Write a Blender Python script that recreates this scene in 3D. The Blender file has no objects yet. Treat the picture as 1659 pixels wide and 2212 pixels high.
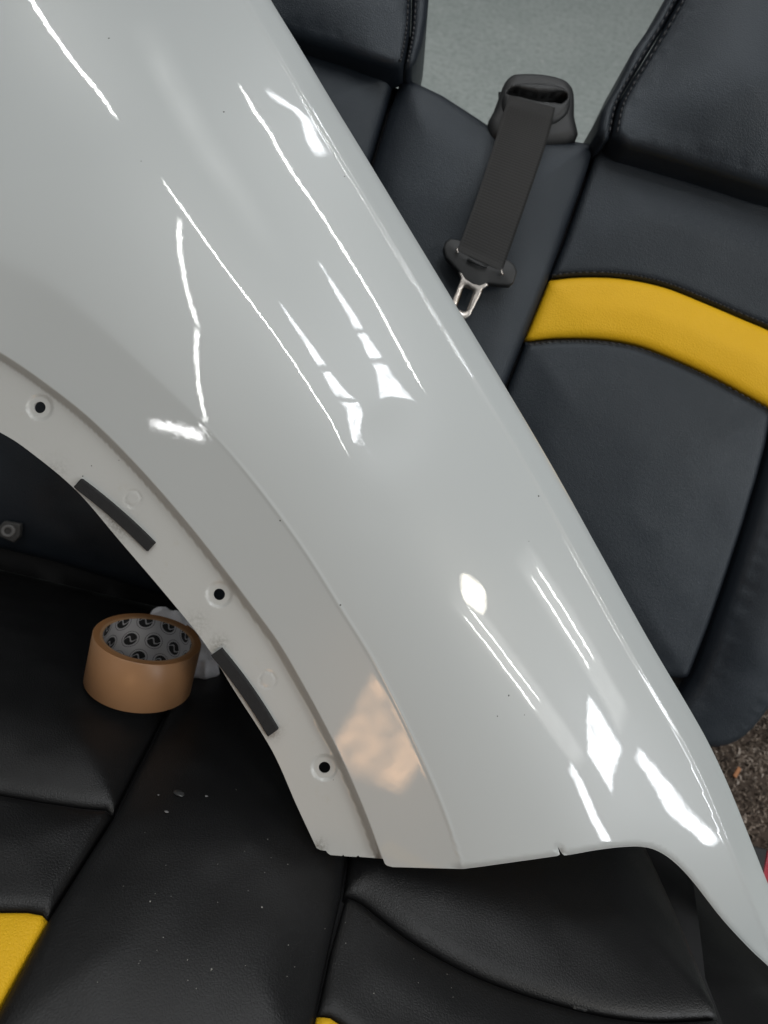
import bpy, math, random
import numpy as np
from mathutils import Vector, Matrix
from mathutils.geometry import delaunay_2d_cdt

random.seed(7); rng = np.random.default_rng(7)
scene = bpy.context.scene
COL = scene.collection

# ---------------------------------------------------------------- camera
IW, IH, F = 1659.0, 2212.0, 1500.0          # working grid of the photograph, focal length in its pixels
PITCH, ROLL, CAMZ = math.radians(58), math.radians(15), 0.92
CAM = np.array([0.0, 0.0, CAMZ])
_fw = np.array([0, math.cos(PITCH), -math.sin(PITCH)])
_u0 = np.array([0, math.sin(PITCH), math.cos(PITCH)])
_x0 = np.array([1.0, 0, 0])
RT = math.cos(ROLL)*_x0 + math.sin(ROLL)*_u0
UP = -math.sin(ROLL)*_x0 + math.cos(ROLL)*_u0
FW = _fw
cam_d = bpy.data.cameras.new('camera'); cam = bpy.data.objects.new('camera', cam_d); COL.objects.link(cam)
m = Matrix(((RT[0], UP[0], -FW[0], CAM[0]), (RT[1], UP[1], -FW[1], CAM[1]), (RT[2], UP[2], -FW[2], CAM[2]), (0, 0, 0, 1)))
cam.matrix_world = m
cam_d.sensor_fit = 'VERTICAL'; cam_d.sensor_height = 36.0; cam_d.lens = F/IH*36.0
cam_d.clip_start = 0.01; cam_d.clip_end = 100
cam_d.dof.use_dof = True; cam_d.dof.focus_distance = 0.50; cam_d.dof.aperture_fstop = 7.0
scene.camera = cam
scene.render.engine = 'CYCLES'

# ---------------------------------------------------------------- world and lamps (workshop light)
w = bpy.data.worlds.new('World'); scene.world = w; w.use_nodes = True
bg = w.node_tree.nodes['Background']; bg.inputs[0].default_value = (0.93, 0.97, 1.0, 1); bg.inputs[1].default_value = 0.085
vs = scene.view_settings
vs.view_transform = 'Standard'; vs.look = 'None'; vs.exposure = 0.32; vs.gamma = 1.0

def area_lamp(name, loc, target, sx, sy, power, color=(1, 1, 1), rot=0.0, spread=180):
    l = bpy.data.lights.new(name, 'AREA'); l.shape = 'RECTANGLE'; l.size = sx; l.size_y = sy
    l.energy = power; l.color = color; l.spread = math.radians(spread)
    o = bpy.data.objects.new(name, l); COL.objects.link(o)
    d = Vector(target)-Vector(loc)
    o.matrix_world = Matrix.Translation(loc) @ d.to_track_quat('-Z', 'Y').to_matrix().to_4x4() @ Matrix.Rotation(rot, 4, 'Z')
    return o
LAMPS = []
#LAMPS_BEGIN
def strip(name, p0, p1, width, radiance, color=(1, 1, 1), z=2.6):
    """a lamp of the workshop ceiling between two plan points"""
    p0, p1 = Vector((*p0, z)), Vector((*p1, z)); d = p1-p0; L = d.length
    l = bpy.data.lights.new(name, 'AREA'); l.shape = 'RECTANGLE'; l.size = L; l.size_y = width
    l.energy = radiance*math.pi*L*width; l.color = color
    o = bpy.data.objects.new(name, l); COL.objects.link(o)
    o.matrix_world = Matrix.Translation((p0+p1)/2) @ Matrix.Rotation(math.atan2(d.y, d.x), 4, 'Z')
    return o
def wall_pane(name, y0, y1, z0, z1, x, radiance, color=(1, 1, 1)):
    l = bpy.data.lights.new(name, 'AREA'); l.shape = 'RECTANGLE'; l.size = abs(y1-y0); l.size_y = z1-z0
    l.energy = radiance*math.pi*l.size*l.size_y; l.color = color
    o = bpy.data.objects.new(name, l); COL.objects.link(o)
    o.matrix_world = Matrix(((0, 0, 1, x), (1, 0, 0, (y0+y1)/2), (0, 1, 0, (z0+z1)/2), (0, 0, 0, 1)))
    return o
def soften(o, edge=(0.04, 0.3), taper=0.0, detail=0.0, scale=14.0, seed=0.0):
    """uneven lamp face: softer rim, narrowing towards its start, brighter and dimmer patches behind the glass"""
    l = o.data; l.use_nodes = True; t = l.node_tree; em = t.nodes['Emission']
    g = t.nodes.new('ShaderNodeNewGeometry'); sx = t.nodes.new('ShaderNodeSeparateXYZ'); t.links.new(g.outputs['Parametric'], sx.inputs[0])
    def mth(op, a, b=None):
        n = t.nodes.new('ShaderNodeMath'); n.operation = op
        for i, q in enumerate((a, b)):
            if q is None: continue
            if isinstance(q, (int, float)): n.inputs[i].default_value = q
            else: t.links.new(q, n.inputs[i])
        n.use_clamp = op == 'DIVIDE'
        return n.outputs[0]
    u, v = sx.outputs[0], sx.outputs[1]
    eu = mth('DIVIDE', mth('SUBTRACT', 0.5, mth('ABSOLUTE', mth('SUBTRACT', u, 0.5))), edge[0])
    hw = 0.5 if not taper else mth('ADD', 0.5*(1-taper), mth('MULTIPLY', u, 0.5*taper))
    ev = mth('DIVIDE', mth('SUBTRACT', hw, mth('ABSOLUTE', mth('SUBTRACT', v, 0.5))), edge[1])
    st = mth('MULTIPLY', eu, ev)
    if detail:
        n = t.nodes.new('ShaderNodeTexNoise'); n.inputs['Scale'].default_value = scale; n.inputs['Detail'].default_value = 5; n.inputs['Distortion'].default_value = 0.6
        mp = t.nodes.new('ShaderNodeMapping'); mp.inputs['Location'].default_value = (seed, seed*0.7, 0); t.links.new(g.outputs['Position'], mp.inputs[0]); t.links.new(mp.outputs[0], n.inputs['Vector'])
        f = mth('MAXIMUM', mth('ADD', 1.0, mth('MULTIPLY', mth('SUBTRACT', n.outputs['Fac'], 0.5), detail*3.2)), 0.03)
        st = mth('MULTIPLY', st, f)
    t.links.new(st, em.inputs['Strength'])
    return o
TUBE = (1.0, 1.0, 0.97)
def tube_lamp(p0, p1, wd, rad): return soften(strip('ceiling_tube', p0, p1, wd, rad, TUBE), edge=(0.10, 0.25))
tube_lamp((-2.75, 3.17), (-1.34, 1.62), 0.022, 60)
tube_lamp((-0.92, 1.21), (0.19, -0.21), 0.013, 66)
tube_lamp((-0.67, 2.39), (0.84, 0.83), 0.015, 66)
for o_ in (0.0, 0.13):
    tube_lamp((1.15+o_*0.4, -0.86+o_), (2.24+o_*0.4, -1.27+o_), 0.014, 54)
    tube_lamp((1.98+o_*0.4, 0.05+o_), (3.10+o_*0.4, -0.41+o_), 0.017, 54)
tube_lamp((-0.80, 0.95), (-0.845, 0.0), 0.035, 22)
tube_lamp((-0.845, 0.03), (-1.23, -1.10), 0.035, 22)
soften(strip('skylight_pane', (-2.76, -2.50), (-2.42, -2.53), 0.13, 20), edge=(0.15, 0.3), detail=0.6, scale=12)
# white reflector trays of the twin fittings
for p0, p1 in (((1.00, -0.70), (3.2, -1.52)), ((1.80, 0.22), (4.2, -0.76))):
    soften(strip('tray_or_added_glow', p0, p1, 0.40, 2.0, (1, 1, 0.97), 2.64), edge=(0.12, 0.22), detail=0.3, scale=3)
soften(strip('tray_or_added_glow', (-1.60, 2.75), (-0.15, 1.05), 0.30, 0.9, (1, 1, 0.97), 2.64), edge=(0.3, 0.45), detail=0.5, scale=4)  # added glow strip without a fitting, gives the paint a faint tonal band
SKY = (0.93, 0.96, 1.0)
for i, ((a0, b0), (a1, b1)) in enumerate((((-0.01, 1.32), (0.67, 0.57)), ((-0.25, 0.75), (0.36, 0.03)))):
    for f0, f1, w0, w1 in ((0.0, 0.46, 0.02, 0.10), (0.49, 0.66, 0.10, 0.15), (0.69, 1.0, 0.15, 0.22)):
        soften(strip('skylight_pane', (a0+(a1-a0)*f0, b0+(b1-b0)*f0), (a0+(a1-a0)*f1, b0+(b1-b0)*f1), w1, 14, SKY), edge=(0.05, 0.12), taper=1-w0/w1, detail=0.95, scale=18, seed=i+f0)
soften(strip('skylight_pane', (-0.50, 2.46), (-0.06, 2.20), 0.15, 20, SKY), edge=(0.1, 0.3), taper=0.6, detail=0.35, scale=9)
soften(strip('skylight_pane', (0.12, 3.60), (-0.04, 2.35), 0.14, 20, SKY), edge=(0.15, 0.3), taper=0.7, detail=0.3, scale=9)
soften(wall_pane('window_pane', -0.80, -1.50, 2.25, 2.95, 3.6, 14, SKY), edge=(0.08, 0.08), detail=0.85, scale=6)
soften(wall_pane('window_pane', -2.02, -2.30, 2.0, 3.25, 3.6, 17, SKY), edge=(0.25, 0.1), detail=0.7, scale=7)
soften(wall_pane('window_pane', -0.64, -0.80, 0.95, 2.10, 3.6, 17, SKY), edge=(0.25, 0.1), detail=0.7, scale=8)
l = bpy.data.lights.new('round_lamp', 'AREA'); l.shape = 'DISK'; l.size = 0.36; l.energy = 15*math.pi*0.1; l.color = (1.0, 0.93, 0.80)
o = bpy.data.objects.new('round_lamp', l); COL.objects.link(o); o.matrix_world = Matrix.Translation((1.28, -0.55, 2.6))
soften(o, edge=(0.12, 0.12))
l = bpy.data.lights.new('skin_glow_panel', 'AREA'); l.shape = 'RECTANGLE'; l.size = 0.20; l.size_y = 0.32; l.energy = 4.4*math.pi*0.064; l.color = (1.0, 0.56, 0.27)  # added glow panel, stands in for skin of the person behind the camera
o = bpy.data.objects.new('skin_glow_panel', l); COL.objects.link(o); o.matrix_world = Matrix.Translation((-0.17, -0.85, 0.83)) @ Vector((0.1, 0.97, -0.2)).to_track_quat('-Z', 'Y').to_matrix().to_4x4()
soften(o, edge=(0.12, 0.10), detail=1.3, scale=13, seed=2.3)
#LAMPS_END

# ---------------------------------------------------------------- geometry helpers
def ray(px, py):
    return RT*((px-IW/2)/F) + UP*(-(py-IH/2)/F) + FW
def P(px, py, depth):
    return CAM + ray(px, py)*depth
def cvec(x, y, z):      # camera axes (right, down, away) to world
    return RT*x - UP*y + FW*z
def floor_at(px, py, z=0.0):
    r = ray(px, py); return CAM + r*((z-CAM[2])/r[2])

def spline(pts, n=8, closed=False):
    pts = [np.array(p, float) for p in pts]; out = []
    N = len(pts); rngk = range(N if closed else N-1)
    for i in rngk:
        if closed: p0, p1, p2, p3 = pts[(i-1) % N], pts[i], pts[(i+1) % N], pts[(i+2) % N]
        else:
            p1, p2 = pts[i], pts[i+1]
            p0 = pts[i-1] if i > 0 else 2*p1-p2
            p3 = pts[i+2] if i+2 < N else 2*p2-p1
        for k in range(n):
            t = k/n
            out.append(0.5*((2*p1)+(-p0+p2)*t+(2*p0-5*p1+4*p2-p3)*t*t+(-p0+3*p1-3*p2+p3)*t**3))
    if not closed: out.append(pts[-1])
    return np.array(out)

def resample(poly, step, closed=True):
    poly = np.asarray(poly, float); out = []
    n = len(poly)
    for i in range(n if closed else n-1):
        a, b = poly[i], poly[(i+1) % n]
        k = max(1, int(round(np.linalg.norm(b-a)/step)))
        for j in range(k): out.append(a+(b-a)*j/k)
    if not closed: out.append(poly[-1])
    return np.array(out)

def seg_dist(pts, line, closed=False, signed=False):
    """distance of each 2-D point to a polyline (signed by side of the nearest piece)"""
    line = np.asarray(line, float)
    A = line; B = np.roll(line, -1, 0)
    if not closed: A, B = line[:-1], line[1:]
    best = np.full(len(pts), 1e9); side = np.ones(len(pts))
    D = B-A; L2 = np.maximum((D**2).sum(1), 1e-18); Dx, Dy = D[:, 0][None]/1.0, D[:, 1][None]/1.0
    for c in range(0, len(pts), 2000):
        p = pts[c:c+2000]
        vx = p[:, 0:1]-A[None, :, 0]; vy = p[:, 1:2]-A[None, :, 1]
        t = np.clip((vx*Dx+vy*Dy)/L2[None], 0, 1)
        d = (vx-t*Dx)**2+(vy-t*Dy)**2; k = d.argmin(1); ii = np.arange(len(p))
        best[c:c+2000] = np.sqrt(d[ii, k])
        if signed:
            side[c:c+2000] = np.where(D[k, 0]*vy[ii, k]-D[k, 1]*vx[ii, k] >= 0, 1, -1)
    return best*side if signed else best

def inside(pts, poly):
    poly = np.asarray(poly); x, y = pts[:, 0], pts[:, 1]; r = np.zeros(len(pts), bool)
    x1, y1 = poly[:, 0], poly[:, 1]; x2, y2 = np.roll(x1, -1), np.roll(y1, -1)
    for a, b, c, d in zip(x1, y1, x2, y2):
        if b == d: continue
        hit = ((b > y) != (d > y)) & (x < (c-a)*(y-b)/(d-b)+a); r ^= hit
    return r

def triangulate(outline, step, holes=(), lines=(), rings=(), hole_rings=()):
    """fill a 2-D outline: returns points and triangles (triangles outside the outline or in a hole removed)"""
    loops = [np.asarray(outline)]+[np.asarray(h) for h in holes]
    pts = []; edges = []
    for lp in loops:
        s = len(pts); pts += list(lp); edges += [(s+i, s+(i+1) % len(lp)) for i in range(len(lp))]
    for ln in lines:
        s = len(pts); pts += list(ln); edges += [(s+i, s+i+1) for i in range(len(ln)-1)]
    o = loops[0]; lo, hi = o.min(0), o.max(0)
    gx, gy = np.meshgrid(np.arange(lo[0], hi[0], step), np.arange(lo[1], hi[1], step*0.866))
    gx = gx + (np.arange(gx.shape[0]) % 2)[:, None]*step*0.5
    g = np.stack([gx.ravel(), gy.ravel()], 1)+rng.uniform(-1, 1, (gx.size, 2))*step*0.02
    g = g[inside(g, o)]
    allb = [seg_dist(g, lp, True) for lp in loops]+[seg_dist(g, ln) for ln in lines]
    keep = np.min(allb, 0) > step*0.45
    for h in holes: keep &= ~inside(g, h)
    rmax = max(rings) if len(rings) else 0
    if rmax: keep &= allb[0] > rmax+step*0.4
    g = g[keep]
    extra = []
    for r in rings:
        nb = np.roll(o, -1, 0)-np.roll(o, 1, 0); nb /= np.linalg.norm(nb, axis=1)[:, None]+1e-12
        nn = np.stack([-nb[:, 1], nb[:, 0]], 1)
        area = 0.5*np.sum(o[:, 0]*np.roll(o[:, 1], -1)-np.roll(o[:, 0], -1)*o[:, 1])
        q = o+nn*(r if area > 0 else -r)
        ok = inside(q, o) & (seg_dist(q, o, True) > r*0.93); extra.append(q[ok])
    if extra: g = np.concatenate([g]+extra)
    allp = [Vector((float(a), float(b))) for a, b in list(pts)+list(g)]
    v, e, f, *_ = delaunay_2d_cdt(allp, edges, [], 0, 1e-9)
    V = np.array([(a.x, a.y) for a in v]); T = np.array([t for t in f if len(t) == 3])
    cen = V[T].mean(1); ok = inside(cen, o)
    for h in holes: ok &= ~inside(cen, h)
    return V, T[ok]

def boundary(T):
    from collections import defaultdict
    c = defaultdict(int); d = {}
    for t in T:
        for i in range(3):
            a, b = int(t[i]), int(t[(i+1) % 3]); k = (min(a, b), max(a, b)); c[k] += 1; d[k] = (a, b)
    return [d[k] for k in c if c[k] == 1]

def mesh_obj(name, verts, faces, mat, parent=None, smooth=True, normals=None):
    me = bpy.data.meshes.new(name); me.from_pydata([tuple(map(float, v)) for v in verts], [], [tuple(map(int, f)) for f in faces])
    me.update()
    if smooth: me.polygons.foreach_set('use_smooth', [True]*len(me.polygons))
    if normals is not None: me.normals_split_custom_set_from_vertices([tuple(n) for n in normals])
    o = bpy.data.objects.new(name, me); COL.objects.link(o)
    if mat: me.materials.append(mat)
    if parent: o.parent = parent; o.matrix_parent_inverse = parent.matrix_world.inverted()
    return o

def empty(name, loc, label=None, cat=None, group=None):
    o = bpy.data.objects.new(name, None); COL.objects.link(o); o.empty_display_size = 0.05
    o.matrix_world = Matrix.Translation(tuple(map(float, loc)))
    tag(o, label, cat, group); return o
def tag(o, label=None, cat=None, group=None, kind=None):
    if label: o['label'] = label
    if cat: o['category'] = cat
    if group: o['group'] = group
    if kind: o['kind'] = kind
    return o

class Surf:
    """a plane in the place (origin, two directions, normal) with an optional swell along its normal"""
    def __init__(s, o, t1, t2, swell=None):
        s.o = np.array(o, float); s.e1 = t1/np.linalg.norm(t1)
        t2 = t2-s.e1*np.dot(t2, s.e1); s.e2 = t2/np.linalg.norm(t2)
        n = np.cross(s.e1, s.e2); s.n = n if np.dot(n, CAM-s.o) > 0 else -n
        s.swell = swell
    def h(s, a, b): return s.swell(a, b) if s.swell else np.zeros_like(a)
    def uv(s, px):
        out = []
        for x, y in px:
            r = ray(x, y); h = 0.0
            for _ in range(12 if s.swell else 1):
                t = np.dot(s.o+s.n*h-CAM, s.n)/np.dot(r, s.n)
                q = CAM+r*t-s.o; a, b = np.dot(q, s.e1), np.dot(q, s.e2)
                h = float(s.h(np.array(a), np.array(b)))
            out.append((a, b))
        return np.array(out)
    def xyz(s, ab, lift=0.0):
        ab = np.asarray(ab); lift = np.asarray(lift)+s.h(ab[:, 0], ab[:, 1])
        return s.o+ab[:, :1]*s.e1+ab[:, 1:2]*s.e2+lift.reshape(-1, 1)*s.n

def vnoise(p, seed=0):
    """smooth value noise of 2-D points"""
    r = np.random.default_rng(seed); tab = r.uniform(-1, 1, (64, 64))
    i = np.floor(p).astype(int); f = p-i; f = f*f*(3-2*f)
    g = lambda a, b: tab[a % 64, b % 64]
    return (g(i[:, 0], i[:, 1])*(1-f[:, 0])*(1-f[:, 1])+g(i[:, 0]+1, i[:, 1])*f[:, 0]*(1-f[:, 1])
            + g(i[:, 0], i[:, 1]+1)*(1-f[:, 0])*f[:, 1]+g(i[:, 0]+1, i[:, 1]+1)*f[:, 0]*f[:, 1])

def panel(name, px, surf, mat, parent=None, rim=(0.008, 0.012), puff=(0.0, 0.08), lift=0.0, skirt=0.03,
          step=0.006, holes=(), hole_rim=None, wob=0.0, extra=None, bstep=None, ab=None):
    """an upholstered or moulded piece: outline given where it stands, rounded at its rim, with sides going down"""
    o = surf.uv(px) if ab is None else np.asarray(ab)
    o = resample(o, bstep or step*0.8)
    hs = [resample(surf.uv(h), bstep or step*0.8) for h in holes]
    rw = rim[1]
    rings = [rw*k for k in (0.06, 0.18, 0.38, 0.68, 1.0)] if rw > 0 else []
    V, T = triangulate(o, step, hs, rings=rings)
    d = seg_dist(V, o, True)
    k = np.clip(d/max(rw, 1e-6), 0, 1)
    h = lift+rim[0]*np.sqrt(np.clip(1-(1-k)**2, 0, 1))+puff[0]*(1-np.exp(-(d/puff[1])**1.5))
    if hs and hole_rim:
        for q in hs:
            dh = np.clip(seg_dist(V, q, True)/hole_rim[1], 0, 1); h += -hole_rim[0]*(1-np.sqrt(np.clip(1-(1-dh)**2, 0, 1)))
    if puff[0] > 0.02:
        E = np.concatenate([T[:, [0, 1]], T[:, [1, 2]], T[:, [2, 0]]]); E = np.concatenate([E, E[:, ::-1]])
        cnt = np.bincount(E[:, 0], minlength=len(V)); fix = d < rw*0.55
        for _ in range(150):
            av = np.bincount(E[:, 0], h[E[:, 1]], minlength=len(V))/np.maximum(cnt, 1); h = np.where(fix, h, 0.5*h+0.5*av)
    if wob: h += wob*(vnoise(V/0.045, 3)+0.5*vnoise(V/0.02, 5))*np.clip(d/0.02, 0, 1)
    if extra is not None: h = h+extra(V, d)
    X = surf.xyz(V, h)
    # orientation
    nrm = np.cross(X[T[0][1]]-X[T[0][0]], X[T[0][2]]-X[T[0][0]])
    flip = np.dot(np.cross(X[T[:, 1]]-X[T[:, 0]], X[T[:, 2]]-X[T[:, 0]]), surf.n) < 0
    T = np.where(flip[:, None], T[:, ::-1], T)
    verts = list(X); faces = [tuple(t) for t in T]
    if skirt:
        be = boundary(T); mp = {}
        for a, b in be:
            for q in (a, b):
                if q not in mp: mp[q] = len(verts); verts.append(X[q]-surf.n*skirt)
            faces.append((b, a, mp[a], mp[b]))
    return mesh_obj(name, verts, faces, mat, parent)

def tube(pts, r, n=8, cap=True):
    """verts and faces of a round bar along points; r a number or one per point"""
    pts = [np.asarray(p, float) for p in pts]; V = []; Fc = []
    rr = r if hasattr(r, '__len__') else [r]*len(pts)
    up = np.array([0.13, 0.2, 0.97])
    for i, p in enumerate(pts):
        t = pts[min(i+1, len(pts)-1)]-pts[max(i-1, 0)]; t /= np.linalg.norm(t)+1e-12
        a = np.cross(t, up); a /= np.linalg.norm(a)+1e-12; b = np.cross(t, a)
        for k in range(n):
            th = 2*math.pi*k/n; V.append(p+rr[i]*(math.cos(th)*a+math.sin(th)*b))
    for i in range(len(pts)-1):
        for k in range(n):
            Fc.append((i*n+k, i*n+(k+1) % n, (i+1)*n+(k+1) % n, (i+1)*n+k))
    if cap: Fc += [tuple(range(n))[::-1], tuple((len(pts)-1)*n+k for k in range(n))]
    return V, Fc

def join(parts):
    V, Fc = [], []
    for v, f in parts:
        s = len(V); V += list(v); Fc += [tuple(i+s for i in q) for q in f]
    return V, Fc

# ---------------------------------------------------------------- materials
class N:
    def __init__(s, name):
        s.m = bpy.data.materials.new(name); s.m.use_nodes = True; s.t = s.m.node_tree
        s.b = s.t.nodes['Principled BSDF']; s.tc = s.new('ShaderNodeTexCoord')
    def new(s, typ, **kw):
        n = s.t.nodes.new(typ)
        for k, v in kw.items():
            if hasattr(n, k): setattr(n, k, v)
        return n
    def link(s, a, b): s.t.links.new(a, b)
    def set(s, **kw):
        for k, v in kw.items():
            i = s.b.inputs[k.replace('_', ' ')]
            i.default_value = (*v, 1) if isinstance(v, tuple) and len(v) == 3 else v
        return s
    def noise(s, scale, detail=4, rough=0.55, vec=None, dist=0.0):
        n = s.new('ShaderNodeTexNoise'); n.inputs['Scale'].default_value = scale; n.inputs['Detail'].default_value = detail
        n.inputs['Roughness'].default_value = rough; n.inputs['Distortion'].default_value = dist
        s.link(vec or s.tc.outputs['Object'], n.inputs['Vector']); return n.outputs['Fac']
    def voro(s, scale, feature='F1', out='Distance', rand=1.0, vec=None):
        n = s.new('ShaderNodeTexVoronoi'); n.feature = feature; n.inputs['Scale'].default_value = scale
        n.inputs['Randomness'].default_value = rand
        s.link(vec or s.tc.outputs['Object'], n.inputs['Vector']); return n.outputs[out]
    def ramp(s, fac, stops):
        n = s.new('ShaderNodeValToRGB'); cr = n.color_ramp
        while len(cr.elements) < len(stops): cr.elements.new(0.5)
        for e, (p, c) in zip(cr.elements, stops):
            e.position = p; e.color = (*c, 1) if hasattr(c, '__len__') else (c, c, c, 1)
        s.link(fac, n.inputs[0]); return n.outputs[0]
    def math(s, op, a, b=None, c=None):
        n = s.new('ShaderNodeMath', operation=op)
        for i, q in enumerate((a, b, c)):
            if q is None: continue
            if isinstance(q, (int, float)): n.inputs[i].default_value = q
            else: s.link(q, n.inputs[i])
        return n.outputs[0]
    def mix(s, fac, a, b, blend='MIX'):
        n = s.new('ShaderNodeMix', data_type='RGBA', blend_type=blend)
        for sock, q in ((n.inputs[0], fac), (n.inputs[6], a), (n.inputs[7], b)):
            if isinstance(q, (int, float)): sock.default_value = q
            elif isinstance(q, tuple): sock.default_value = (*q, 1)
            else: s.link(q, sock)
        return n.outputs[2]
    def bump(s, h, strength, dist, prev=None, to='Normal'):
        n = s.new('ShaderNodeBump'); n.inputs['Strength'].default_value = strength; n.inputs['Distance'].default_value = dist
        s.link(h, n.inputs['Height'])
        if prev: s.link(prev, n.inputs['Normal'])
        s.link(n.outputs[0], s.b.inputs[to]); return n.outputs[0]
    def color(s, c): s.link(c, s.b.inputs['Base Color'])
    def rough(s, c): s.link(c, s.b.inputs['Roughness'])

def leather(name, col, var, rough=0.42, grain=420, gs=0.35, wear=0.0, spec=0.5, tint=(1, 1, 1)):
    k = N(name); k.set(Roughness=rough); k.b.inputs['Specular IOR Level'].default_value = spec; k.b.inputs['Specular Tint'].default_value = (*tint, 1)
    n1 = k.noise(9, 5); k.color(k.mix(n1, col, var))
    cell = k.voro(grain, 'DISTANCE_TO_EDGE')
    cell = k.ramp(cell, [(0.0, 0.0), (0.25, 1.0)])
    fine = k.noise(grain*2.2, 3); wr = k.noise(60, 4, 0.6)
    h = k.math('ADD', k.math('MULTIPLY', cell, 0.6), k.math('MULTIPLY', fine, 0.6))
    b1 = k.bump(wr, 0.06, 0.002)
    k.bump(h, gs, 0.0006, b1)
    rr = k.math('ADD', k.math('MULTIPLY', k.noise(14, 6, 0.65), 0.22), rough-0.11); k.rough(rr)
    return k.m

M = {}
M['black_leather'] = leather('black_leather', (0.0080, 0.0112, 0.0165), (0.0120, 0.0158, 0.0220), 0.44, grain=520, gs=0.30, tint=(0.88, 0.95, 1.0))  # cool tint puts bluish reflected light into the leather's sheen
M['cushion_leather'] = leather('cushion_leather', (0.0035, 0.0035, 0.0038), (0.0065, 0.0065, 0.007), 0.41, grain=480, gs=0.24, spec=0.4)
M['yellow_leather'] = leather('yellow_leather', (0.80, 0.45, 0.010), (0.90, 0.53, 0.018), 0.50, grain=420, gs=0.45, spec=0.28)
k = N('black_plastic'); k.set(Base_Color=(0.020, 0.021, 0.022), Roughness=0.5); k.bump(k.noise(900, 3), 0.25, 0.0004); M['plastic'] = k.m
k = N('webbing'); k.set(Roughness=0.75)
wv = k.new('ShaderNodeTexWave'); wv.wave_type = 'BANDS'; wv.bands_direction = 'Y'; wv.inputs['Scale'].default_value = 210; k.link(k.tc.outputs['UV'], wv.inputs['Vector'])
wv2 = k.new('ShaderNodeTexWave'); wv2.bands_direction = 'X'; wv2.inputs['Scale'].default_value = 110; k.link(k.tc.outputs['UV'], wv2.inputs['Vector'])
k.color(k.mix(k.noise(40, 4), (0.016, 0.016, 0.016), (0.024, 0.023, 0.022)))
k.bump(k.math('ADD', wv.outputs['Fac'], k.math('MULTIPLY', wv2.outputs['Fac'], 0.5)), 0.34, 0.0004); M['webbing'] = k.m
k = N('steel'); k.set(Metallic=1.0, Roughness=0.32); k.color(k.ramp(k.noise(60, 5), [(0.3, (0.42, 0.38, 0.35)), (0.7, (0.62, 0.58, 0.54))])); k.bump(k.noise(300, 3), 0.1, 0.0005); M['steel'] = k.m
k = N('dark_void'); k.set(Base_Color=(0.006, 0.006, 0.007), Roughness=0.8); M['void'] = k.m
k = N('thread'); k.set(Base_Color=(0.024, 0.025, 0.028), Roughness=0.5); M['thread'] = k.m
k = N('foam'); k.set(Roughness=0.9); k.color(k.mix(k.noise(200, 5), (0.010, 0.010, 0.0105), (0.020, 0.020, 0.0205))); k.bump(k.voro(1500), 0.4, 0.0004); M['foam'] = k.m
# paint: pale grey-white lacquer with orange peel, specks and grime that sit on it
k = N('white_paint'); k.set(Roughness=0.35, Coat_Weight=1.0, Coat_Roughness=0.025); k.b.inputs['Coat IOR'].default_value = 1.5
base = k.mix(k.noise(5, 4), (0.520, 0.548, 0.545), (0.553, 0.582, 0.578))
sp = k.voro(55, 'F1'); spn = k.noise(400, 2)
speck = k.math('LESS_THAN', k.math('ADD', sp, k.math('MULTIPLY', spn, 0.05)), 0.062)
rare = k.math('GREATER_THAN', k.noise(17, 2), 0.60)
dirt = k.math('MULTIPLY', speck, rare)
k.color(k.mix(dirt, base, (0.03, 0.03, 0.03)))
peel = k.noise(210, 2, 0.5); broad = k.noise(28, 2, 0.4)
hh = k.math('ADD', k.math("MULTIPLY", peel, 0.08), k.math('MULTIPLY', broad, 0.5))
k.bump(hh, 0.06, 0.002, to='Coat Normal'); k.link(k.ramp(k.noise(11, 7, 0.7, dist=1.5), [(0.35, 0.008), (0.78, 0.035)]), k.b.inputs['Coat Roughness']); M['paint'] = k.m
# flange: same lacquer, thinner and dirtier
k = N('flange_paint'); k.set(Coat_Weight=0.7, Coat_Roughness=0.12, Roughness=0.45)
base = k.mix(k.noise(8, 4), (0.475, 0.482, 0.46), (0.515, 0.522, 0.505))
sp = k.voro(120, 'F1'); dirt = k.math('MULTIPLY', k.math('LESS_THAN', k.math('ADD', sp, k.math('MULTIPLY', k.noise(500, 2), 0.08)), 0.10), k.math('GREATER_THAN', k.noise(24, 3), 0.56))
gr = k.ramp(k.noise(75, 6, 0.7), [(0.60, 0.0), (0.80, 0.45)])
att = k.new('ShaderNodeAttribute'); att.attribute_name = 'grime'
grime = k.math('MULTIPLY', k.ramp(k.noise(420, 5, 0.7), [(0.38, 0.0), (0.68, 0.95)]), att.outputs['Fac'])
c1 = k.mix(gr, base, (0.42, 0.39, 0.31)); c2 = k.mix(dirt, c1, (0.025, 0.022, 0.02)); k.color(k.mix(grime, c2, (0.10, 0.088, 0.062)))
k.bump(k.noise(160, 3), 0.08, 0.001); M['flange'] = k.m
# floor: worn grey-green paint
k = N('floor_paint'); k.set(Roughness=0.55)
a = k.noise(3.5, 8, 0.65); b = k.noise(22, 6, 0.7); c0 = k.mix(a, (0.33, 0.375, 0.355), (0.52, 0.56, 0.535))
c1 = k.mix(k.ramp(b, [(0.55, 0.0), (0.78, 0.6)]), c0, (0.64, 0.67, 0.65))
v = k.voro(15, 'F1'); sm = k.math('LESS_THAN', k.math('ADD', v, k.math('MULTIPLY', k.noise(90, 3), 0.12)), 0.17)
sm = k.math('MULTIPLY', sm, k.math('GREATER_THAN', k.noise(7, 2), 0.5)); c2 = k.mix(k.math('MULTIPLY', sm, 0.8), c1, (0.55, 0.57, 0.55))
v2 = k.math('LESS_THAN', k.math('ADD', k.voro(23, 'F1'), k.math('MULTIPLY', k.noise(120, 3), 0.12)), 0.12); v2 = k.math('MULTIPLY', v2, k.math('GREATER_THAN', k.noise(9, 2), 0.55))
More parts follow.
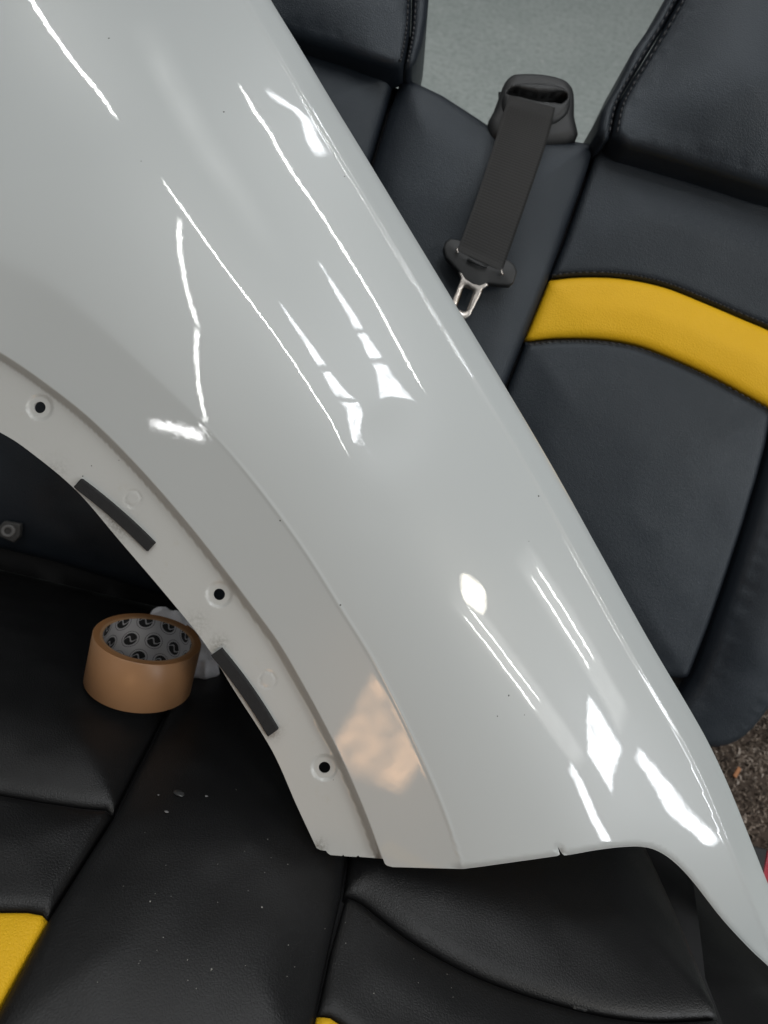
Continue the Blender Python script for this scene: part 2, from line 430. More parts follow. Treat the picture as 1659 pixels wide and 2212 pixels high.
c3 = k.mix(k.ramp(k.noise(70, 6, 0.75), [(0.38, 0.55), (0.52, 0.0)]), c2, (0.20, 0.23, 0.215)); k.color(k.mix(k.math('MULTIPLY', v2, 0.7), c3, (0.07, 0.08, 0.075)))
k.bump(k.noise(160, 6, 0.7), 0.5, 0.003); k.rough(k.ramp(k.noise(12, 5), [(0.3, 0.42), (0.7, 0.7)])); M['floor'] = k.m
k = N('carpet_pile'); k.set(Roughness=0.95)
oi = k.new('ShaderNodeAttribute'); oi.attribute_name = 'tint'
k.color(k.ramp(oi.outputs['Fac'], [(0.0, (0.055, 0.043, 0.035)), (0.45, (0.20, 0.155, 0.12)), (0.8, (0.40, 0.33, 0.27)), (1.0, (0.60, 0.52, 0.45))])); M['carpet'] = k.m
k = N('carpet_back'); k.set(Roughness=0.95); k.color(k.mix(k.noise(60, 5), (0.05, 0.036, 0.028), (0.11, 0.08, 0.06))); M['carpet_back'] = k.m
k = N('wood_chip'); k.set(Roughness=0.7); k.color(k.mix(k.noise(200, 4), (0.42, 0.17, 0.07), (0.55, 0.26, 0.12))); M['chip'] = k.m
k = N('red_plastic'); k.set(Base_Color=(0.42, 0.03, 0.05), Roughness=0.4); k.bump(k.noise(300, 3), 0.1, 0.001); M['red'] = k.m
k = N('tape_brown'); k.set(Roughness=0.36)
k.color(k.mix(k.noise(30, 4), (0.33, 0.178, 0.086), (0.38, 0.21, 0.105))); k.bump(k.noise(24, 2), 0.1, 0.002); M['tape'] = k.m
k = N('tape_edge'); k.set(Roughness=0.4)
sx = k.new('ShaderNodeSeparateXYZ'); k.link(k.tc.outputs['Object'], sx.inputs[0])
rad = k.math('SQRT', k.math('ADD', k.math('MULTIPLY', sx.outputs[0], sx.outputs[0]), k.math('MULTIPLY', sx.outputs[1], sx.outputs[1])))
ly = k.math('FRACT', k.math('MULTIPLY', k.math('ADD', rad, k.math('MULTIPLY', k.noise(30, 2), 0.0006)), 1500)); k.color(k.mix(ly, (0.23, 0.105, 0.04), (0.40, 0.20, 0.085))); M['tape_edge'] = k.m
k = N('cloth'); k.set(Roughness=0.85); k.color(k.mix(k.noise(40, 5), (0.86, 0.85, 0.88), (0.94, 0.93, 0.95))); k.bump(k.noise(700, 3), 0.3, 0.0005); M['cloth'] = k.m
k = N('crumb'); k.set(Base_Color=(0.62, 0.60, 0.55), Roughness=0.6); M['crumb'] = k.m
k = N('dust'); k.set(Base_Color=(0.42, 0.41, 0.38), Roughness=0.6); M['dust'] = k.m
k = N('dark_crumb'); k.set(Base_Color=(0.035, 0.035, 0.035), Roughness=0.35); M['dark_crumb'] = k.m
k = N('grey_tag'); k.set(Base_Color=(0.16, 0.16, 0.16), Roughness=0.6); M['tag'] = k.m
k = N('dark_grey_tag'); k.set(Base_Color=(0.05, 0.05, 0.05), Roughness=0.6); M['tag_dark'] = k.m
# printed core of the tape roll: staggered round stamps, each a ring round a dark cut disc
k = N('printed_core'); k.set(Roughness=0.6)
sx = k.new('ShaderNodeSeparateXYZ'); k.link(k.tc.outputs['Object'], sx.inputs[0])
th = k.math('ARCTAN2', sx.outputs[1], sx.outputs[0])
uu = k.math('MULTIPLY', th, 11/(2*math.pi)); rowf = k.math('DIVIDE', k.math('ADD', sx.outputs[2], 0.004), 0.0190)
row = k.math('FLOOR', rowf); uu = k.math('ADD', uu, k.math('MULTIPLY', k.math('MODULO', k.math('ADD', row, 10.0), 2.0), 0.5))
fu = k.math('SUBTRACT', k.math('FRACT', k.math('ADD', uu, 20.0)), 0.5); fv = k.math('SUBTRACT', k.math('FRACT', k.math('ADD', rowf, 20.0)), 0.5)
fv = k.math('MULTIPLY', fv, 0.87)
rr = k.math('SQRT', k.math('ADD', k.math('MULTIPLY', fu, fu), k.math('MULTIPLY', fv, fv)))
ring = k.math('LESS_THAN', k.math('ABSOLUTE', k.math('SUBTRACT', rr, 0.375)), 0.014)
disc = k.math('LESS_THAN', rr, 0.29)
sw = k.math('SINE', k.math('ADD', k.math('MULTIPLY', fu, 11.0), k.math('MULTIPLY', fv, 6.0)))
cut = k.math('LESS_THAN', k.math('ABSOLUTE', k.math('SUBTRACT', fv, k.math('MULTIPLY', sw, 0.12))), 0.03)
dk = k.math('MULTIPLY', disc, k.math('SUBTRACT', 1.0, cut))
ink = k.math('MAXIMUM', k.math('MULTIPLY', ring, 0.75), dk)
k.color(k.mix(ink, k.mix(k.noise(40, 3), (0.50, 0.49, 0.51), (0.60, 0.59, 0.60)), (0.02, 0.02, 0.022))); M['core'] = k.m

# ---------------------------------------------------------------- setting: floor and carpet
fl = mesh_obj('floor', [(-5, -4, 0), (6, -4, 0), (6, 8, 0), (-5, 8, 0)], [(0, 1, 2, 3)], M['floor'], smooth=False)
tag(fl, 'worn grey-green painted concrete workshop floor', 'floor', kind='structure')

# carpet mat on the floor at the side of the seat
ca = floor_at(1480, 1400); cb = floor_at(1900, 2250)
cx0, cx1 = 0.20, 0.95; cy0, cy1 = -0.05, 0.62
cp_root = mesh_obj('carpet', [(cx0, cy0, 0.002), (cx1, cy0, 0.002), (cx1, cy1, 0.002), (cx0, cy1, 0.002), (cx0, cy0, 0.008), (cx1, cy0, 0.008), (cx1, cy1, 0.008), (cx0, cy1, 0.008)],
                   [(4, 5, 6, 7), (0, 1, 5, 4), (1, 2, 6, 5), (2, 3, 7, 6), (3, 0, 4, 7)], M['carpet_back'], smooth=False)
tag(cp_root, 'coarse brown tufted carpet on the floor beside the seat', 'carpet', kind='structure')
V = []; Fc = []; tint = []
n_t = 26000
tx = rng.uniform(cx0, cx1, n_t); ty = rng.uniform(cy0, cy1, n_t)
cl = vnoise(np.stack([tx, ty], 1)/0.018, 11)*0.5+0.5
ang = rng.uniform(0, 6.283, n_t); ln = rng.uniform(0.004, 0.010, n_t)[:, None]; hg = rng.uniform(0.003, 0.009, n_t)[:, None]
c = np.stack([tx, ty, np.full(n_t, 0.008)], 1); d = np.stack([np.cos(ang), np.sin(ang), 0*ang], 1); p = np.stack([-d[:, 1], d[:, 0], 0*ang], 1)
wd = rng.uniform(0.0009, 0.0020, n_t)[:, None]; zz = np.array([[0, 0, 1.0]])
e = c+d*ln*0.5+zz*hg; f = c+d*ln+zz*hg*0.55
V = np.stack([c-p*wd, c+p*wd, e+p*wd*0.8, e-p*wd*0.8, f], 1).reshape(-1, 3)
Fc = [q for i in range(0, 5*n_t, 5) for q in ((i, i+1, i+2, i+3), (i+3, i+2, i+4))]
tint = np.repeat(np.clip(cl*0.6+rng.normal(0.15, 0.22, n_t), 0, 1), 5)
pile = mesh_obj('carpet_pile', V, Fc, M['carpet'], cp_root, smooth=False)
at = pile.data.attributes.new('tint', 'FLOAT', 'POINT'); at.data.foreach_set('value', tint); pile['kind'] = 'stuff'

# ---------------------------------------------------------------- seat backrest
T1 = cvec(0.966, 0.259, 0)
back = Surf(P(1285, 310, 0.70), T1, cvec(-0.259, 0.966, 0.15))
bk = empty('rear_seat', P(1000, 1450, 0.86), 'black leather rear seat backrest with a yellow stripe, reclined behind the white fender', 'seat backrest')
seamL = [(862, 166), (838, 240), (806, 345), (700, 700), (560, 1120), (500, 1330)]
seamR = [(1287, 312), (1272, 365), (1215, 525), (1187, 604), (1133, 738), (1098, 825), (1000, 1080), (905, 1330), (870, 1440)]
# foam body under the covers
panel('foam_body', [(330, 20), (640, 110), (860, 180), (1050, 285), (1290, 330), (1700, 440), (1760, 700), (1700, 1100), (1520, 1560), (900, 1450), (-250, 1180), (-100, 700)],
      back, M['void'], bk, rim=(0.0, 0.0), lift=-0.012, skirt=0.10, step=0.03)
panel('centre_cover', [(868, 170), (905, 184), (955, 208), (1005, 240), (1052, 271), (1080, 288), (1130, 297), (1180, 300), (1240, 307), (1283, 314)]
      + [(x-3, y) for x, y in seamR[1:]] + [(x+4, y) for x, y in seamL[::-1][:-1]],
      back, M['black_leather'], bk, rim=(0.008, 0.010), puff=(0.012, 0.022), skirt=0.05, wob=0.0006)
panel('outer_cover', [(855, 160), (800, 141), (740, 122), (640, 92), (480, 50), (300, 20), (-50, 600), (-250, 1120), (130, 1215), (480, 1325)] + [(x-4, y) for x, y in seamL[::-1][1:-1]],
      back, M['black_leather'], bk, rim=(0.010, 0.012), puff=(0.015, 0.04), skirt=0.05, wob=0.0015)
stripe_top = [(1187, 605), (1255, 599), (1340, 602), (1430, 620), (1520, 655), (1600, 689), (1659, 714), (1760, 762)]
stripe_bot = [(1133, 738), (1200, 731), (1290, 732), (1370, 745), (1450, 775), (1530, 812), (1600, 849), (1659, 882), (1720, 920)]
st_t = spline(stripe_top, 5); st_b = spline(stripe_bot, 5)
top_edge = [(1291, 313), (1340, 325), (1400, 345), (1520, 378), (1600, 402), (1659, 420), (1780, 455)]
panel('upper_cover', top_edge+[(1800, 600)]+list(map(tuple, (st_t-[0, 3])[::-1]))+[(1219, 525), (1276, 365)],
      back, M['black_leather'], bk, rim=(0.006, 0.008), puff=(0.007, 0.05), skirt=0.05, wob=0.0005)
panel('yellow_stripe', list(map(tuple, st_t+[1.5, 1]))+list(map(tuple, (st_b+[1.5, -1])[::-1])), back, M['yellow_leather'], bk,
      rim=(0.007, 0.009), puff=(0.006, 0.03), skirt=0.04, wob=0.0006)
def stitches(line, surf, lift, parent, pitch=0.0055, r=0.0007):
    q = resample(surf.uv(line), pitch, False); X = surf.xyz(q, lift); parts = []
    for i in range(len(X)-1):
        t = X[i+1]-X[i]; parts.append(tube([X[i]+t*0.15-surf.n*0.0005, X[i]+t*0.5+surf.n*0.0003, X[i]+t*0.82-surf.n*0.0005], r, 5))
    V, Fc = join(parts); return mesh_obj('stitching', V, Fc, M['thread'], parent)
stitches(st_t[:-4]-[0, 8], back, 0.0070, bk); stitches(st_b[:-4]+[3, 8], back, 0.0072, bk)
bol_in = [(1668, 890), (1655, 960), (1635, 1035), (1605, 1135), (1572, 1235), (1532, 1350), (1488, 1462)]
panel('lower_cover', list(map(tuple, st_b[:-6]+[1, 3]))+[(x-3, y) for x, y in bol_in]+[(1470, 1464), (1400, 1457), (1200, 1425), (1000, 1400), (885, 1400)]+[(x+4, y) for x, y in seamR[::-1][1:-4]],
      back, M['black_leather'], bk, rim=(0.006, 0.009), puff=(0.008, 0.05), skirt=0.05, wob=0.0006)
panel('side_bolster', spline([(1672, 890), (1760, 960), (1800, 1150), (1770, 1330), (1712, 1440), (1655, 1530), (1604, 1588), (1545, 1612), (1480, 1600), (1430, 1560), (1492, 1464), (1536, 1350), (1576, 1235), (1609, 1135), (1639, 1035), (1659, 960)], 3, True),
      back, M['black_leather'], bk, rim=(0.012, 0.02), puff=(0.030, 0.03), skirt=0.09, wob=0.0007)
# headrests
hr = Surf(P(1500, 200, 0.665), T1, cvec(-0.259, 0.966, 0.05))
def headrest(front, side, seam, name_label):
    h = empty('headrest', P(*np.mean(np.asarray(front), 0), 0.70)); h.parent = bk; h.matrix_parent_inverse = bk.matrix_world.inverted()
    h['label'] = name_label
    panel('front_cover', front, hr, M['black_leather'], h, rim=(0.010, 0.012), puff=(0.030, 0.035), skirt=0.03, wob=0.0006)
    panel('side_cover', side, hr, M['black_leather'], h, rim=(0.010, 0.012), puff=(0.002, 0.03), skirt=0.09, wob=0.001, lift=-0.002)
    parts = []
    q = resample(hr.uv(seam), 0.0058, False); X = hr.xyz(q, 0.0085)
    for off in (-0.0035, 0.0035):
        for i in range(len(X)-1):
            t = X[i+1]-X[i]; s = np.cross(hr.n, t); s /= np.linalg.norm(s)
            lf = 0.0015 if off > 0 else 0.0
            parts.append(tube([X[i]+s*off+t*0.12+hr.n*(lf-0.0004), X[i]+s*off+t*0.5+hr.n*(lf+0.0002), X[i]+s*off+t*0.85+hr.n*(lf-0.0004)], [0.0007, 0.0010, 0.0007], 5))
    V, Fc = join(parts); o = mesh_obj('stitching', V, Fc, M['thread'], h)
    return h
seam_r = spline([(1494, -50), (1462, 8), (1425, 74), (1386, 138), (1351, 195), (1330, 240), (1318, 297)], 4)
headrest(list(map(tuple, seam_r+[0.8, 0]))+[(1345, 321), (1400, 336), (1520, 371), (1659, 416), (1800, 450), (1880, 300), (1850, -50), (1700, -250)],
         list(map(tuple, seam_r-[0.8, 0]))+[(1303, 306), (1289, 291), (1299, 240), (1329, 190), (1369, 107), (1409, 50), (1437, 0), (1462, -48)],
         seam_r, 'large headrest at the upper right corner')
seam_l = spline([(890, -40), (889, 20), (886, 70), (880, 110), (872, 148)], 4)
headrest(list(map(tuple, (seam_l-[0.8, 0])[::-1]))+[(840, -120), (600, -160), (430, -120), (420, 0), (540, 55), (640, 88), (740, 119), (800, 140), (845, 153)],
         list(map(tuple, seam_l+[0.8, 0]))+[(884, 152), (900, 132), (912, 98), (922, 45), (926, 0), (926, -50)],
         seam_l, 'smaller visible headrest at the top beside the fender')
# belt guide
gs = Surf(P(1150, 230, 0.692), T1, cvec(-0.259, 0.966, 0.10))
gd = empty('belt_guide', P(1150, 300, 0.72)); gd.parent = bk; gd.matrix_parent_inverse = bk.matrix_world.inverted()
slot = spline([(1093, 203), (1107, 196), (1130, 205), (1169, 212), (1203, 207), (1220, 208), (1222, 220), (1208, 233), (1192, 231), (1156, 228), (1120, 219), (1095, 214)], 3, True)
panel('housing', spline([(1053, 272), (1066, 242), (1079, 207), (1089, 182), (1101, 168), (1119, 162), (1169, 163), (1211, 172), (1230, 185), (1239, 206), (1240, 255), (1242, 306), (1150, 320), (1070, 310)], 3, True),
      gs, M['plastic'], gd, rim=(0.008, 0.010), puff=(0.0, 0.02), skirt=0.06, step=0.003, holes=[slot])
panel('collar', spline([(1081, 236), (1088, 207), (1106, 192), (1151, 188), (1200, 194), (1222, 205), (1228, 224), (1224, 250), (1208, 268), (1182, 279), (1130, 272), (1092, 262)], 3, True),
      gs, M['plastic'], gd, rim=(0.006, 0.007), lift=0.006, skirt=0.012, step=0.002, holes=[slot], hole_rim=(0.003, 0.004))
panel('slot_floor', [(1080, 185), (1235, 190), (1235, 245), (1080, 240)], gs, M['void'], gd, rim=(0, 0), lift=-0.012, skirt=0.0, step=0.01)

# grey fastening tag in the dark gap
tg = empty('fastening_tag', P(48, 1140, 0.74), 'faint grey diamond tag with a ring, deep in the dark at the left edge', 'tag')
panel('plate', [(22, 1135), (38, 1118), (72, 1124), (70, 1150), (58, 1163), (30, 1150)], back, M['tag_dark'], tg, rim=(0.001, 0.002), lift=0.026, skirt=0.005, step=0.003)
a = np.linspace(0, 2*np.pi, 24, endpoint=False)
ringo = np.stack([48+15*np.cos(a), 1138+13*np.sin(a)], 1); ringi = np.stack([48+8*np.cos(a), 1138+7*np.sin(a)], 1)
panel('ring', ringo, back, M['tag'], tg, rim=(0.001, 0.001), lift=0.0275, skirt=0.001, step=0.002, holes=[ringi])

# ---------------------------------------------------------------- seat cushion
cang = math.radians(15)
def cswell(a, b): bb = np.clip(b, -0.05, 0.7); return 0.20*bb-0.5*bb*bb
cus = Surf(P(830, 1440, 0.86), T1, cvec(-0.259*math.sin(cang), 0.966*math.sin(cang), -math.cos(cang)), cswell)
cu = empty('seat_cushion', P(700, 2000, 0.66), 'black leather rear seat cushion with yellow inserts, under the tape roll', 'seat cushion')
cL = [(465, 1345), (440, 1388), (400, 1535), (400, 1500)][:2]+[(330, 1600), (245, 1765), (102, 1990), (0, 2178), (-60, 2290)]
cR = [(850, 1450), (790, 1640), (752, 1857), (740, 1935), (712, 2060), (682, 2200), (655, 2330)]
rim_c = (0.006, 0.010)
panel('foam_body', [(-420, 1130), (465, 1345), (850, 1450), (1420, 1590), (1530, 2100), (1650, 2420), (300, 2420), (-500, 2420)], cus, M['void'], cu, rim=(0, 0), lift=-0.006, skirt=0.10, step=0.03)
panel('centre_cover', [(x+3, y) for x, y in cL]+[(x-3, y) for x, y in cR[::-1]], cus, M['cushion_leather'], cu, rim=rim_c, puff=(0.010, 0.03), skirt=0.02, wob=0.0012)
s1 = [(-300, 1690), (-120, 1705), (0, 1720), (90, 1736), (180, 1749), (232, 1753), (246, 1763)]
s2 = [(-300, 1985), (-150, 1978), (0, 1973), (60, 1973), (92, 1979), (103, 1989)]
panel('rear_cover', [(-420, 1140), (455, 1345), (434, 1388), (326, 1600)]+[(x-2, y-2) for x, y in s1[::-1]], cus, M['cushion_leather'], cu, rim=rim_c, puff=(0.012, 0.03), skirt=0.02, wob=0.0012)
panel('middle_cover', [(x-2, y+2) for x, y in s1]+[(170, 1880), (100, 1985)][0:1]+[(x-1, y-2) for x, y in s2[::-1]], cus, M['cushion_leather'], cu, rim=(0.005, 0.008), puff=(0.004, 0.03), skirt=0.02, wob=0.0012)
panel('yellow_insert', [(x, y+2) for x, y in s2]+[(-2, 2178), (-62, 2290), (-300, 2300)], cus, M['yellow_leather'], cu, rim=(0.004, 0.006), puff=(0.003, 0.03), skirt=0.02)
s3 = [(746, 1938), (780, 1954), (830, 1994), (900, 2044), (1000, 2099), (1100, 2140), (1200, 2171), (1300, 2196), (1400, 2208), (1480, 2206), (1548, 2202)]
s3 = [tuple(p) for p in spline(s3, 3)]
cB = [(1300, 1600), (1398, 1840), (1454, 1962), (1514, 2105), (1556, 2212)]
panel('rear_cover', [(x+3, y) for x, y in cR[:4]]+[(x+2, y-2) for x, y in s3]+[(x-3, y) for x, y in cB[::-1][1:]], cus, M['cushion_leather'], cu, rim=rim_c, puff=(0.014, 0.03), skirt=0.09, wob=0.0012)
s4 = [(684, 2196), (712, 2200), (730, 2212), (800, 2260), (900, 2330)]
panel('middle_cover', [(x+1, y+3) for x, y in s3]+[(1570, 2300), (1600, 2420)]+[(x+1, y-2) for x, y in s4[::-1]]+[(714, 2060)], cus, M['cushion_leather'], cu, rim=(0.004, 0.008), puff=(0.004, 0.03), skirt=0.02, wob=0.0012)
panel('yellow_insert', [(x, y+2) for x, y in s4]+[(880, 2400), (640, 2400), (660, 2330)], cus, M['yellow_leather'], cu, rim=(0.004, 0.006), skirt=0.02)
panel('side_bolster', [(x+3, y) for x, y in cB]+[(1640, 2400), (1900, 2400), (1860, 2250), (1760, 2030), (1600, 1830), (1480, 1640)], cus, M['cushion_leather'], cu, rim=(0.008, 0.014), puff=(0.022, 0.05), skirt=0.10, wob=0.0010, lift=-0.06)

#FENDER_BEGIN
# ---------------------------------------------------------------- fender
FS = (0.48/F)      # metres per photo pixel at the fender
Ec = spline([(-120, 880), (0, 934), (70, 980), (165, 1060), (260, 1170), (360, 1287), (440, 1387), (510, 1498), (588, 1622), (640, 1738), (681, 1826)], 8)
Sc = spline([(-140, 680), (0, 760), (100, 828), (200, 908), (300, 1008), (400, 1122), (475, 1216), (540, 1302), (600, 1384), (650, 1468), (700, 1560), (746, 1653), (790, 1755), (831, 1865), (868, 1960)], 8)
Cc = spline([(-200, 500), (-100, 528), (0, 566), (100, 614), (200, 692), (300, 783), (435, 912), (540, 1030), (650, 1178), (740, 1320), (805, 1425), (870, 1550), (930, 1680), (970, 1780), (1000, 1875), (1020, 1950)], 8)
Rc = spline([(460, -220), (522, -110), (585, 0), (640, 90), (720, 224), (800, 355), (900, 520), (985, 660), (1100, 850), (1200, 1020), (1300, 1200), (1400, 1380), (1498, 1546), (1540, 1624), (1580, 1712), (1627, 1829), (1654, 1897), (1700, 2010), (1755, 2150), (1785, 2230)], 8)
Bc = np.concatenate([[(831.5, 1866), (835, 1869), (840, 1871), (848, 1873), (920, 1875), (1000, 1877), (1040, 1872), (1204, 1849)], [(1209, 1846), (1205, 1829), (1213, 1842), (1219, 1848)],
      spline([(1240, 1845), (1290, 1836), (1340, 1830), (1385, 1829), (1420, 1838), (1455, 1861), (1495, 1902), (1560, 1985), (1620, 2050), (1665, 2092), (1790, 2210)], 6)])
HOLES = [(86, 880, 12.5), (473.5, 1284, 12.5), (701, 1658, 12.5)]
def sig(x): return 1/(1+np.exp(-np.clip(x, -40, 40)))
def softplus(x): return np.where(x > 30, x, np.log1p(np.exp(np.clip(x, -40, 30))))
def smooth(x): x = np.clip(x, 0, 1); return x*x*(3-2*x)
def fdepth(p):
    dC = -seg_dist(p, Cc, signed=True); dS = -seg_dist(p, Sc, signed=True)
    dR = seg_dist(p, Rc, signed=True); dB = seg_dist(p, Bc[3:])
    x = dC*FS
    s = ((p[:, 0]-800)*0.56+(p[:, 1]-1150)*0.83)*FS
    r = 0.0007+0.0022*smooth((330-p[:, 0])/300)
    sb, so = -0.27, -0.09
    z = 0.480+sb*x+(so-sb)*r*softplus(x/r)+1.9*np.maximum(x, 0)**2+0.16*s*s
    z = z-0.00035*np.exp(-(dC/4.5)**2)*smooth((p[:, 0]-380)/200)
    # step down to the mounting flange, with a fillet
    q = np.maximum(-dS, 0)
    z = z+0.0085*smooth(q/16)-0.25*np.maximum(q-16, 0)*FS
    # rolled edge towards the bonnet, with a fine bead
    e = np.maximum(11-dR, 0)*FS
    z = z+0.60*2.0*FS*softplus((38-dR)/2.0)+200*e*e-0.0007*np.exp(-((dR-45)/5.5)**2)
    e = np.maximum(13-dB, 0)*FS
    z = z+140*e*e*smooth(dC/30+1.2)
    # bottom flare near the tongue
    g = np.exp(-(((p[:, 0]-1380)/150)**2+((p[:, 1]-1800)/110)**2)); z = z-0.0012*g
    # shallow dents pressed into the panel
    for hx, hy, rr, am in ((850, 940, 62, 0.0011), (800, 870, 40, -0.0004), (665, 235, 48, -0.0007), (1290, 1660, 70, -0.0004), (1470, 1740, 55, 0.0003), (1020, 960, 45, 0.0003), (815, 1110, 40, 0.0003)):
        z = z+am*np.exp(-((p[:, 0]-hx)**2+(p[:, 1]-hy)**2)/rr**2)
    for hx, hy, hr_ in HOLES:
        d = np.hypot(p[:, 0]-hx, p[:, 1]-hy); z = z+0.0014*(1-smooth((d-22)/9))
    for hx, hy in ((287, 1077), (578, 1468)):
        d = np.hypot(p[:, 0]-hx, p[:, 1]-hy); z = z+0.0004*np.exp(-((d-17)/3)**2)
    return z
def fpoint(p, dz=0.0):
    z = fdepth(p)+dz
    return CAM+((p[:, :1]-IW/2)/F*RT-(p[:, 1:2]-IH/2)/F*UP+FW)*z[:, None]
def fnormal(p):
    h = 0.8
    a = fpoint(p+[h, 0])-fpoint(p-[h, 0]); b = fpoint(p+[0, h])-fpoint(p-[0, h])
    n = np.cross(b, a); n /= np.linalg.norm(n, axis=1)[:, None]
    return np.where((n*(CAM-fpoint(p))).sum(1)[:, None] < 0, -n, n)
#FENDER_END

def fender_piece(name, outline, mat, parent, step, holes=(), lines=(), fold=0.006):
    o = resample(outline, step)
    V, T = triangulate(o, step, holes, lines, rings=(1.5, 4, 8))
    X = fpoint(V); Nn = fnormal(V)
    fl_ = (np.cross(X[T[:, 1]]-X[T[:, 0]], X[T[:, 2]]-X[T[:, 0]])*Nn[T[:, 0]]).sum(1) < 0
    T = np.where(fl_[:, None], T[:, ::-1], T)
    n = len(V); B = X-Nn*0.0012
    verts = list(X)+list(B); faces = [tuple(t) for t in T]+[(t[2]+n, t[1]+n, t[0]+n) for t in T]; nor = list(Nn)+list(-Nn)
    for a, b in boundary(T):
        s = len(verts); t = X[b]-X[a]; nn = np.cross(t, Nn[a]); nn /= np.linalg.norm(nn)+1e-12
        verts += [X[a], X[b], B[b], B[a]]; nor += [nn]*4; faces.append((s+1, s, s+3, s+2))
    return mesh_obj(name, verts, faces, mat, parent, normals=nor), V

def offset(c, d):
    t = np.gradient(c, axis=0); t /= np.linalg.norm(t, axis=1)[:, None]
    return c+np.stack([t[:, 1], -t[:, 0]], 1)*d
fe = empty('car_fender', P(900, 1870, 0.52), 'glossy pale white car fender with wheel arch, lying across the black seats', 'fender')
def cut(c, a, b): return [tuple(p) for p in c[a:b]]
ks = int(np.argmin(np.hypot(Sc[:, 0]-831, Sc[:, 1]-1865)))
skin = cut(Sc, 4, ks)+[tuple(p) for p in Bc]+[tuple(p) for p in Rc[::-1][4:-4]]+[(100, -160), (-110, -160)]
skin_o, _ = fender_piece('outer_skin', skin, M['paint'], fe, 7.0, lines=[resample(offset(Cc[14:-14], q), 6, False) for q in (-8, -5, -2.5, 0, 2.5, 5, 8)]+[resample(offset(Rc[14:-26], -q), 7, False) for q in (33, 36, 38, 40, 42.5, 45, 48, 52)])
hol = [np.stack([hx+hr_*np.cos(np.linspace(0, 2*np.pi, 28, endpoint=False)), hy+hr_*np.sin(np.linspace(0, 2*np.pi, 28, endpoint=False))], 1) for hx, hy, hr_ in HOLES]
flg = cut(Ec, 4, len(Ec))+[(684, 1832), (692, 1836), (704, 1838), (709, 1844), (714, 1847), (739, 1849), (741, 1846), (744, 1849.5), (770, 1851), (774, 1848), (777, 1851), (828, 1855)]+[tuple(p) for p in Sc[4:ks][::-1]]
flg_o, Vf = fender_piece('mounting_flange', flg, M['flange'], fe, 5.0, holes=hol)
gval = np.zeros(len(flg_o.data.vertices)); n0 = len(Vf)
g = np.zeros(n0)
for gx, gy, gr, ga in ((472, 1392, 20, 0.7), (250, 1135, 40, 0.55), (590, 1578, 18, 0.9), (520, 1500, 30, 0.4), (690, 1828, 14, 1.0), (200, 1090, 24, 0.4), (420, 1350, 30, 0.4), (118, 1020, 30, 0.35)):
    g = np.maximum(g, ga*np.exp(-((Vf[:, 0]-gx)**2+(Vf[:, 1]-gy)**2)/gr**2))
gval[:n0] = g; at = flg_o.data.attributes.new('grime', 'FLOAT', 'POINT'); at.data.foreach_set('value', gval)
# foam strips glued to the flange
def foam_strip(a, b, wpx, bow, thick=0.0045):
    a, b = np.array(a, float), np.array(b, float); t = (b-a); L = np.linalg.norm(t); t /= L; nrm = np.array([-t[1], t[0]])
    rows = 24; prof = [(-1, 0.0), (-1, 0.75), (-0.86, 1.0), (0, 1.0), (0.86, 1.0), (1, 0.75), (1, 0.0)]
    V, Fc = [], []
    for i in range(rows+1):
        f = i/rows; c = a+t*L*f+nrm*bow*(1-(2*f-1)**2)
        ends = 0.9 if i in (0, rows) else 1.0
        for u, h in prof:
            p = np.array([c+nrm*u*wpx/2]); X = fpoint(p)[0]; V.append(X+fnormal(p)[0]*thick*h*ends)
    m_ = len(prof)
    for i in range(rows):
        for j in range(m_-1): Fc.append((i*m_+j, i*m_+j+1, (i+1)*m_+j+1, (i+1)*m_+j))
    Fc += [tuple(range(m_))[::-1], tuple(rows*m_+j for j in range(m_))]
    return mesh_obj('foam_strip', V, Fc, M['foam'], fe, smooth=False)
foam_strip((172, 1044), (329, 1181), 25, -4)
foam_strip((469, 1406), (591, 1580), 27, -5)

# ---------------------------------------------------------------- seat belt
sb = empty('seat_belt', P(1040, 560, 0.68), 'black seat belt webbing and metal tongue hanging from the backrest guide', 'seat belt')
La = spline([(1106, 222), (1100, 206), (1098, 213), (1084, 255), (1060, 335), (1025, 440), (988, 541)], 6)
Rb = spline([(1196, 246), (1198, 233), (1198, 240), (1186, 290), (1160, 370), (1122, 480), (1085, 586)], 6)
dep = np.interp(np.linspace(0, 1, len(La)), [0, 0.10, 0.2, 0.4, 1], [0.700, 0.676, 0.668, 0.664, 0.676])
V, Fc, UVs = [], [], []
nu = 14; th_ = 0.0013
for s_ in (0, 1):
    for i in range(len(La)):
        for j in range(nu+1):
            f = j/nu; p = La[i]*(1-f)+Rb[i]*f
            d = dep[i]-0.0012*math.sin(math.pi*f)+th_*s_+0.0008*math.sin(i*0.35+f*2)
            V.append(P(p[0], p[1], d)); UVs.append((f*0.048*20/20, i/len(La)*0.16))
nr = nu+1; base_ = len(La)*nr
for i in range(len(La)-1):
    for j in range(nu):
        q = (i*nr+j, i*nr+j+1, (i+1)*nr+j+1, (i+1)*nr+j); Fc.append(q[::-1]); Fc.append(tuple(x+base_ for x in q))
    for j in (0, nu):
        a_, b_ = i*nr+j, (i+1)*nr+j; Fc.append((a_, b_, b_+base_, a_+base_) if j == 0 else (b_, a_, a_+base_, b_+base_))
for i in (0, len(La)-1):
    for j in range(nu): Fc.append((i*nr+j, i*nr+j+1, i*nr+j+1+base_, i*nr+j+base_))
wb = mesh_obj('webbing', V, Fc, M['webbing'], sb)
ul = wb.data.uv_layers.new(name='UVMap')
for li, l in enumerate(wb.data.loops): ul.data[li].uv = UVs[l.vertex_index]
ts = Surf(P(1040, 580, 0.680), T1, cvec(-0.259, 0.966, 0.10))
